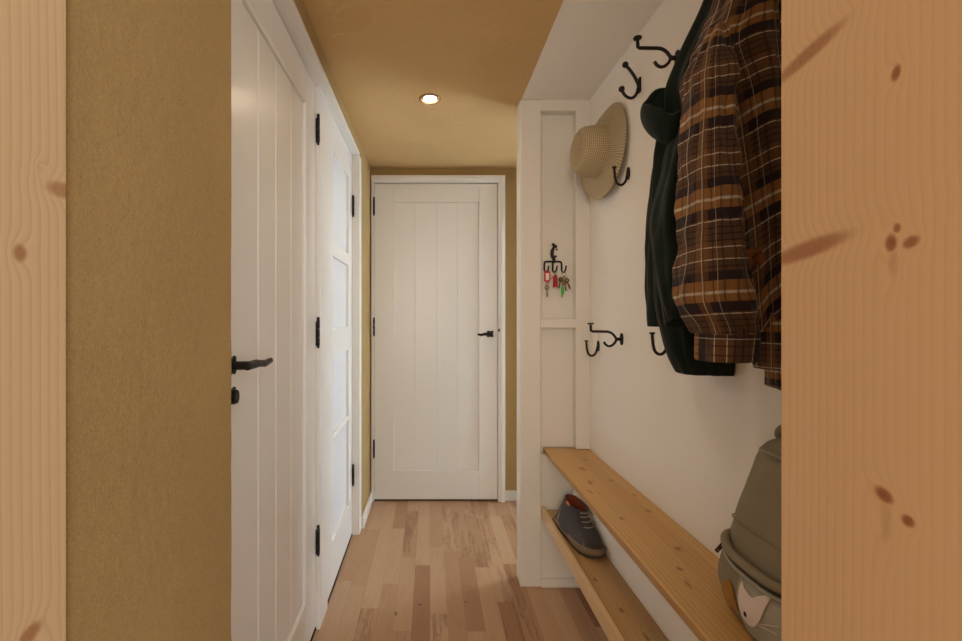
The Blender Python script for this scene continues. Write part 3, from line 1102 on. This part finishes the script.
# ------------------------------------------------------------------ green hooded jacket
M['green'] = mat_cloth('dark green fleece', srgb(23, 33, 28), 420, .30, sheen=.08)
gj = thing('green_jacket', P(700, 20, 1.08), 'dark green hooded jacket hanging behind the plaid one', 'jacket')
secs = [psec(734, -60, 1.06, 10, .03), psec(731, -20, 1.06, 15, .045), psec(722, 20, 1.05, 24, .05), psec(712, 58, 1.05, 33, .052), psec(705, 88, 1.05, 36, .05), psec(703, 120, 1.07, 33, .055), psec(700, 152, 1.09, 38, .062),
        psec(696, 230, 1.10, 38, .072), psec(699, 300, 1.09, 38, .068), psec(704, 345, 1.08, 36, .058), psec(709, 373, 1.08, 30, .05, 0)]
obj('jacket_body', loft(secs, 64, 8, 12.0, .012, 5, 4, .005, 6), M['green'], gj, smooth=True, sub=1)
secs = [psec(671, 108, 1.16, 8, .02), psec(665, 150, 1.16, 8, .032), psec(660, 205, 1.16, 9, .04), psec(657, 260, 1.16, 8.5, .04), psec(656.5, 300, 1.16, 7.5, .038), psec(657, 326, 1.16, 6.5, .036)]
obj('jacket_sleeve', loft(secs, 40, 8, 21.0, .008, 5, 6, 0), M['green'], gj, smooth=True, sub=1)
secs = [psec(688, 120, 1.03, 12, .03), psec(680, 165, .99, 15, .040), psec(673, 210, .98, 17, .048), psec(673, 265, .98, 16, .046), psec(676, 300, .98, 13.5, .040, .10, 0, .2), psec(679, 322, .98, 11, .036, -.10, 0, .38)]
obj('jacket_sleeve', loft(secs, 44, 8, 31.0, .009, 5, 6, 0), M['green'], gj, smooth=True, sub=1)
# hood: an open cowl that has flopped to the far side
bm = bmesh.new()
N = 44
dh = 1.05
rim_c = P(667, 98, dh)
e1 = (P(644, 105, dh) - P(687, 90, dh)) / 2
e2 = Vector((.004, -.052, -.040))
low = P(664, 140, dh)
rings = []
for t, sc_, drop, wd in ((-.02, .93, 0, .93), (0.0, 1.0, 0.0, 1.0), (.25, .98, .24, 1.06), (.5, .86, .52, 1.02), (.75, .62, .80, .80), (.92, .34, .96, .46), (1.0, .10, 1.0, .12)):
    c = rim_c.lerp(low, max(drop, 0)) if t >= 0 else rim_c + Vector((.0, 0, -.012))
    ring = []
    for k in range(N):
        a = 2 * PI * k / N
        p = c + e1 * math.cos(a) * sc_ + e2 * math.sin(a) * wd
        p += Vector((0, 0, .010 * math.sin(3 * a + 1) * (1 - t) + .006 * noise.noise(Vector((a * 2, t * 5, 4)))))
        p += (p - c).normalized() * .008 * noise.noise(Vector((math.cos(a) * 3, math.sin(a) * 3, t * 4)))
        p.x = min(p.x, XR - .006)
        ring.append(bm.verts.new(p))
    rings.append(ring)
for i in range(len(rings) - 1):
    for k in range(N):
        bm.faces.new((rings[i][k], rings[i][(k + 1) % N], rings[i + 1][(k + 1) % N], rings[i + 1][k]))
bm.faces.new(rings[-1])
obj('hood', bm, M['green'], gj, smooth=True, sub=1, solid=.006)

# ------------------------------------------------------------------ shoe on the shelf
M['shoe'] = mat_cloth('dark grey nubuck', srgb(70, 66, 68), 300, .18, .85)
M['shoe_dark'] = mat_cloth('dark heel leather', srgb(54, 52, 56), 300, .15, .7)
M['shoe_light'] = mat_cloth('grey trim leather', srgb(108, 102, 96), 300, .12, .8)
M['shoe_toe'] = mat_cloth('dark toe leather', srgb(62, 56, 52), 200, .12, .6)
M['sole'] = mat_plain('grey brown rubber', srgb(112, 92, 66), .7, var=.1)
M['outsole'] = mat_plain('dark outsole', srgb(52, 42, 34), .8)
M['lining'] = mat_cloth('rust brown lining', srgb(128, 58, 32), 300, .2, .9)
M['lace'] = mat_cloth('beige lace', srgb(176, 160, 136), 500, .1)
SZ = .334
heel = Vector((.531, 1.868, SZ))
toe = Vector((.586, 1.565, SZ))
ax = (toe - heel).normalized()
LN = (toe - heel).length
sd = Vector((0, 0, 1)).cross(ax)          # towards the wearer's left
shoe = thing('shoe', (heel + toe) / 2, 'single dark grey ankle shoe lying on the low pine shelf', 'shoe')
A = lambda t, s, h: heel + ax * (t * LN) + sd * (s + .50 * max(0, h - .02)) + Vector((0, 0, h))
# outline half width along the length
def hwid(t):
    pts = [(0, .012), (.03, .026), (.12, .033), (.30, .034), (.50, .039), (.68, .046), (.82, .044), (.92, .034), (.975, .020), (1.0, .006)]
    for (a, b), (c, d) in zip(pts[:-1], pts[1:]):
        if t <= c:
            return b + (d - b) * (t - a) / (c - a)
    return .006


def shoe_sole(z0, z1, g0, g1, nm, mat):
    bm = bmesh.new()
    ts = [i / 28 for i in range(29)]
    prev = None
    for f in (0, .5, 1):
        z = z0 + (z1 - z0) * f
        g = g0 + (g1 - g0) * f + (.002 if f == .5 else 0)
        ring = [(t, hwid(t) + g) for t in ts] + [(t, -(hwid(t) + g)) for t in reversed(ts)]
        ring = [bm.verts.new(A(.5 + (t - .5) * (1 + 2 * g / LN), s, z + .010 * max(0, t - .78) ** 2 / .048)) for t, s in ring]
        if prev:
            for k in range(len(ring)):
                bm.faces.new((prev[k], prev[(k + 1) % len(ring)], ring[(k + 1) % len(ring)], ring[k]))
        else:
            bm.faces.new(ring[::-1])
        prev = ring
    bm.faces.new(prev)
    return obj(nm, bm, mat, shoe, smooth=True)


shoe_sole(0.0005, .007, .003, .004, 'outsole', M['outsole'])
shoe_sole(.006, .026, .004, .002, 'midsole', M['sole'])
# the upper: closed outlines stacked from the sole to the collar
LEV = [(0.0160, 0.0, .995), (0.0243, -.004, .990), (0.0326, -.008, .965), (0.0399, -.010, .925), (0.0464, -.010, .86), (0.0528, -.010, .78), (0.0602, -.008, .69), (0.0684, -.006, .615), (0.0776, -.004, .55), (0.0868, .0, .50), (0.0951, .002, .468), (0.1025, .004, .452)]


def upper_ring(lev, a):
    h, t0, t1 = lev
    tn = .5 + .5 * math.cos(a)
    t = t0 + (t1 - t0) * tn
    f = (1 - abs(2 * tn - 1) ** 2.8) ** (1 / 2.1)
    wide = .0425 * (.80 + .22 * min(1, t / .7)) * (1 - .26 * (h / .110) ** 1.3)
    s = math.copysign(f * wide, math.sin(a))
    tip = .006 * math.cos(a) * (-1) * (h / .110) ** 4           # collar dips a little at the front
    return A(t, s, h + tip)


def lev_at(q):
    q = max(0, min(len(LEV) - 1.001, q))
    i = int(q)
    f = q - i
    return tuple(x * (1 - f) + y * f for x, y in zip(LEV[i], LEV[i + 1]))


NR = 48
bm = bmesh.new()
prev = None
for i in range(len(LEV) * 2 - 1):
    ring = [bm.verts.new(upper_ring(lev_at(i / 2), 2 * PI * k / NR)) for k in range(NR)]
    if prev:
        for k in range(NR):
            bm.faces.new((prev[k], prev[(k + 1) % NR], ring[(k + 1) % NR], ring[k]))
    prev = ring
obj('upper', bm, M['shoe'], shoe, smooth=True, solid=.004, sub=1)
bm = bmesh.new()
prev = None
for q, sc_ in ((11.0, .93), (10.2, .90), (9.0, .88), (7.0, .84), (5.0, .60)):
    lv = lev_at(q)
    mid = A((lv[1] + min(lv[2], .5)) / 2, 0, lv[0])
    lv = (lv[0], lv[1], min(lv[2], .55))
    ring = []
    for k in range(NR):
        p = upper_ring(lv, 2 * PI * k / NR)
        ring.append(bm.verts.new(mid + (p - mid) * sc_ + Vector((0, 0, -.001))))
    if prev:
        for k in range(NR):
            bm.faces.new((prev[k], prev[(k + 1) % NR], ring[(k + 1) % NR], ring[k]))
    prev = ring
bm.faces.new(prev)
obj('lining', bm, M['lining'], shoe, smooth=True)


def wrap(q0, q1, a0, a1, nm, mat, lift=.003, n=12):
    bm = bmesh.new()
    g = []
    for i in range(n + 1):
        row = []
        for j in range(n + 1):
            lv = lev_at(q0 + (q1 - q0) * j / n)
            p = upper_ring(lv, a0 + (a1 - a0) * i / n)
            c = A((lv[1] + lv[2]) / 2, 0, lv[0] * .8)
            row.append(bm.verts.new(p + (p - c).normalized() * lift))
        g.append(row)
    for i in range(n):
        for j in range(n):
            bm.faces.new((g[i][j], g[i + 1][j], g[i + 1][j + 1], g[i][j + 1]))
    return obj(nm, bm, mat, shoe, smooth=True, solid=.002)


M['orange'] = mat_plain('orange tab', srgb(206, 104, 52), .6)
# sin < 0 is the side towards the corridor
wrap(.8, 10.8, PI - .62, PI + .62, 'heel_counter', M['shoe_dark'])
wrap(.8, 10.8, PI + .68, PI + .90, 'heel_strip', M['shoe_light'], .0035)
wrap(.8, 10.8, PI - .90, PI - .68, 'heel_strip', M['shoe_light'], .0035)
wrap(.6, 4.6, -.85, .85, 'toe_cap', M['shoe_toe'], .0025)
wrap(9.6, 10.7, PI + 1.35, PI + 1.70, 'orange_tab', M['orange'], .004, 6)
for k in range(4):
    bm = bmesh.new()
    pts = []
    for j in range(17):
        a = -.45 + 1.9 * j / 16
        lv = lev_at(6.2 + 1.15 * k + .25 * math.cos(a * 2))
        p = upper_ring(lv, a)
        c = A((lv[1] + lv[2]) / 2, 0, lv[0] * .8)
        pts.append(p + (p - c).normalized() * .0045)
    add_tube(bm, pts, .0016, 8)
    obj('lace', bm, M['lace'], shoe, smooth=True)
for s_ in (1, -1):
    bm = bmesh.new()
    p = upper_ring(lev_at(9.2), .5)
    c = p + ax * .004
    pts = [c + ax * (.030 * (1 - math.cos(2 * PI * k / 16)) / 2) + sd * s_ * (.014 * math.sin(2 * PI * k / 16) + .016 * math.sin(PI * k / 16)) + Vector((0, 0, .006 * math.sin(PI * k / 16) - .022 * (1 - math.cos(2 * PI * k / 16)) / 2)) for k in range(17)]
    add_tube(bm, pts, .0016, 8)
    obj('lace_loop', bm, M['lace'], shoe, smooth=True)

# ------------------------------------------------------------------ backpack on the bench
M['bag'] = mat_cloth('grey green canvas', srgb(136, 126, 104), 700, .10, .9, .15, .05)
M['bag_pale'] = mat_cloth('pale grey canvas', srgb(164, 160, 144), 700, .08, .9, .15, .05)
M['bag_dark'] = mat_plain('dark zip tape', srgb(56, 50, 42), .7)
M['mustard'] = mat_cloth('mustard felt', srgb(160, 112, 36), 600, .08)
M['catwhite'] = mat_cloth('off white felt', srgb(222, 206, 194), 600, .05)
M['black'] = mat_plain('black dot', srgb(24, 22, 20), .7)
M['leather'] = mat_plain('dark brown leather', srgb(72, 44, 32), .55)
bp_ = thing('backpack', (.645, .800, BZ), 'small grey green backpack with a white cat face, standing on the bench', 'backpack')


def bsec(z, yc, hy, x0, x1):
    return (Vector(((x0 + x1) / 2, yc, z)), Vector((0, -hy, 0)), Vector((-(x1 - x0) / 2, 0, 0)))


XB = XR - .006
secs = [bsec(BZ + .001, .800, .100, .600, .685), bsec(BZ + .012, .804, .132, .584, XB), bsec(BZ + .06, .806, .148, .574, XB), bsec(BZ + .12, .802, .128, .576, XB), bsec(BZ + .17, .800, .120, .588, XB),
        bsec(BZ + .22, .800, .117, .605, XB), bsec(BZ + .27, .800, .110, .621, XB), bsec(BZ + .31, .800, .101, .635, XB), bsec(BZ + .338, .798, .086, .647, XB - .003), bsec(BZ + .355, .796, .05, .660, XB - .006), bsec(BZ + .362, .794, .014, .672, XB - .012)]
bm = loft(secs, 64, 6, 41.0, .005, 4, 12, 0, 6, lip=False, sq=2.7)
bmesh.ops.holes_fill(bm, edges=[e for e in bm.edges if e.is_boundary], sides=0)
bag_bvh = BVHTree.FromBMesh(bm)
obj('bag_body', bm, M['bag'], bp_, smooth=True, sub=1)
# bulging front pocket
secs = [bsec(BZ + .004, .764, .066, .585, .640), bsec(BZ + .02, .764, .080, .566, .640), bsec(BZ + .06, .764, .084, .555, .640), bsec(BZ + .095, .764, .085, .560, .640), bsec(BZ + .115, .764, .084, .572, .640), bsec(BZ + .122, .764, .078, .582, .640)]
bm = loft(secs, 64, 6, 51.0, .003, 4, 12, 0, 6, lip=False, sq=3.0)
bmesh.ops.holes_fill(bm, edges=[e for e in bm.edges if e.is_boundary], sides=0)
poc_bvh = BVHTree.FromBMesh(bm)
obj('front_pocket', bm, M['bag_pale'], bp_, smooth=True, sub=1)


def rim(z0, grow, r, nm, mat, hy=.116, yc=.800, xf=.566, sag=.006):
    pts = []
    for k in range(40):
        a = PI * k / 39
        e = .62
        y = yc + hy * math.copysign(abs(math.cos(a)) ** e, math.cos(a))
        x = XB - .03 - (XB - .03 - xf) * abs(math.sin(a)) ** e
        pts.append((x - grow, y, z0 + sag * math.sin(a * 3)))
    bm = bmesh.new()
    add_tube(bm, pts, r, 12)
    return obj(nm, bm, mat, bp_, smooth=True)


rim(BZ + .140, 0, .0085, 'zip_flap', M['bag'])
rim(BZ + .128, -.001, .0036, 'zipper', M['bag_dark'])
rim(BZ + .121, .001, .0036, 'piping', M['bag_pale'])
bm = bmesh.new()
add_tube(bm, smooth_path([(.688, .862, BZ + .335), (.672, .870, BZ + .352), (.667, .850, BZ + .372), (.667, .800, BZ + .376), (.672, .776, BZ + .360), (.688, .780, BZ + .340)]), .0072, 12)
obj('carry_handle', bm, M['bag'], bp_, smooth=True)
bm = bmesh.new()
add_tube(bm, smooth_path([(.690, .903, BZ + .312), (.668, .899, BZ + .318), (.646, .880, BZ + .322), (.636, .84, BZ + .325), (.634, .79, BZ + .325), (.642, .72, BZ + .320), (.664, .698, BZ + .313)]), .0045, 10)
obj('top_piping', bm, M['bag'], bp_, smooth=True)
bm = bmesh.new()
add_tube(bm, smooth_path([(.655, .920, BZ + .180), (.620, .915, BZ + .183), (.596, .885, BZ + .186), (.592, .80, BZ + .186), (.597, .72, BZ + .184), (.620, .686, BZ + .180)]), .0012, 8)
obj('seam', bm, M['bag'], bp_, smooth=True)
# leather zip pull sticking out at the far side
z_ = P(724.5, 543, .915)
z2 = P(716.5, 552, .915)
bm = bmesh.new()
dv = (z2 - z_)
nn = Vector((dv.z, 0, -dv.x)).normalized() * .0042
add_prism(bm, [z_ + nn, z2 + nn, z2 - nn, z_ - nn], (0, 1, 0), .003)
zp = obj('zip_pull', bm, M['leather'], bp_, bevel=.001)
for f in (.35, .78):
    bm = bmesh.new()
    add_disc(bm, z_.lerp(z2, f) + Vector((0, -.001, 0)), (0, 1, 0), .0022, .003, 12)
    obj('rivet', bm, M['brass'], zp)

XF = .560


def on_pocket(u, v, x=XF):
    d = x * F / (u - VX)
    return Vector((x, d, CAMZ - (v - VY) * d / F))


face = [(740.4, 581), (743.2, 586.5), (746.8, 590.7), (751, 595.5), (754.6, 598.5), (757, 597.2), (759.8, 596.7), (766.2, 595.2), (766.6, 604), (765.5, 613.2), (764, 620.5), (759.8, 626.2), (755.8, 626.6), (752, 624.5), (747.6, 620), (744.2, 615), (741.4, 607.5), (740.2, 599.3)]
cat = obj('cat_face', drape([on_pocket(*q) for q in face], poc_bvh, (1, 0, 0), .0022, 3, .4), M['catwhite'], bp_, solid=.002)
bm = bmesh.new()
q = on_pocket(750, 614.2)
h = poc_bvh.ray_cast(q - Vector((.4, 0, 0)), Vector((1, 0, 0)))
add_ball(bm, (h[0] if h[0] else q) + Vector((-.003, 0, 0)), .0036, .5, 1, 1.25)
obj('cat_eye', bm, M['black'], cat, smooth=True)
for (a, b) in (((761.5, 623.6), (779.7, 627)), ((761, 624.6), (779.7, 635))):
    pts = []
    for k in range(12):
        t = k / 11
        q = on_pocket(a[0] + (b[0] - a[0]) * t, a[1] + (b[1] - a[1]) * t)
        h = poc_bvh.ray_cast(q - Vector((.4, 0, 0)), Vector((1, 0, 0)))
        if h[0]:
            pts.append(h[0] + Vector((-.0012, 0, 0)))
    if len(pts) > 2:
        bm = bmesh.new()
        add_tube(bm, pts, .0007, 6)
        obj('whisker', bm, M['catwhite'], cat)
mus = [(722, 583), (726, 580), (733, 580), (737, 587), (739.5, 598), (742, 612), (736, 609), (729, 604), (724, 599), (722, 591)]
obj('mustard_patch', drape([on_pocket(u, v, .578) for u, v in mus], bag_bvh, (1, 0, 0), .0025, 3, .4), M['mustard'], bp_, solid=.002)

# ------------------------------------------------------------------ light
w = bpy.data.worlds.new('daylight')
scn.world = w
w.use_nodes = True
bg = w.node_tree.nodes['Background']
bg.inputs[0].default_value = (1.0, .90, .79, 1)
bg.inputs[1].default_value = .46


def area(name, loc, size, energy, col, rot, shape='RECTANGLE'):
    l = bpy.data.lights.new(name, 'AREA')
    l.shape = shape
    l.size, l.size_y = size
    l.energy = energy
    l.color = col
    o = bpy.data.objects.new(name, l)
    C.objects.link(o)
    o.location = loc
    o.rotation_euler = rot
    return o


def spot(name, loc, energy, col, ang, blend, rot=(0, 0, 0), r=.03):
    l = bpy.data.lights.new(name, 'SPOT')
    l.energy = energy
    l.color = col
    l.spot_size = math.radians(ang)
    l.spot_blend = blend
    l.shadow_soft_size = r
    o = bpy.data.objects.new(name, l)
    C.objects.link(o)
    o.location = loc
    o.rotation_euler = rot
    return o


# the recessed lamp
spot('downlight_lamp', (0, 1.968, CEIL - .012), 4.2, (1.0, .78, .56), 150, 1.0)
spot('added_niche_fill_lamp', (.10, 1.20, CEIL - .012), 8, (1.0, .76, .52), 150, 1.0)  # unseen fill lamp, added to brighten the niche and partition
# daylight outside the glazed side door
area('garden_daylight', (1.9, 2.75, 1.15), (2.0, .7), 56, (.72, .87, 1.0), (0, PI / 2, 0))
# daylight from the large window of the room in which the camera stands
area('living_room_lamp_glow', (-.35, -1.7, 1.5), (1.1, 1.6), 36, (1.0, .83, .66), (math.radians(90), 0, math.radians(-8)))
area('living_room_window_daylight', (.88, -1.5, 1.6), (.9, 1.9), 36, (.93, .97, 1.0), (math.radians(86), 0, math.radians(28)))

# ------------------------------------------------------------------ camera
cd = bpy.data.cameras.new('camera')
cam = bpy.data.objects.new('camera', cd)
C.objects.link(cam)
cam.location = (0, 0, CAMZ)
cam.rotation_euler = (PI / 2, 0, 0)
cd.sensor_fit = 'HORIZONTAL'
cd.sensor_width = 36
cd.lens = 36 * F / 962
cd.shift_x = (481 - VX) / 962
cd.shift_y = -(320.5 - VY) / 962
cd.clip_start = .02
scn.camera = cam
vs = scn.view_settings
vs.view_transform = 'Standard'
vs.look = 'None'
vs.exposure = -0.08
vs.gamma = 1.0
vs.use_curve_mapping = False
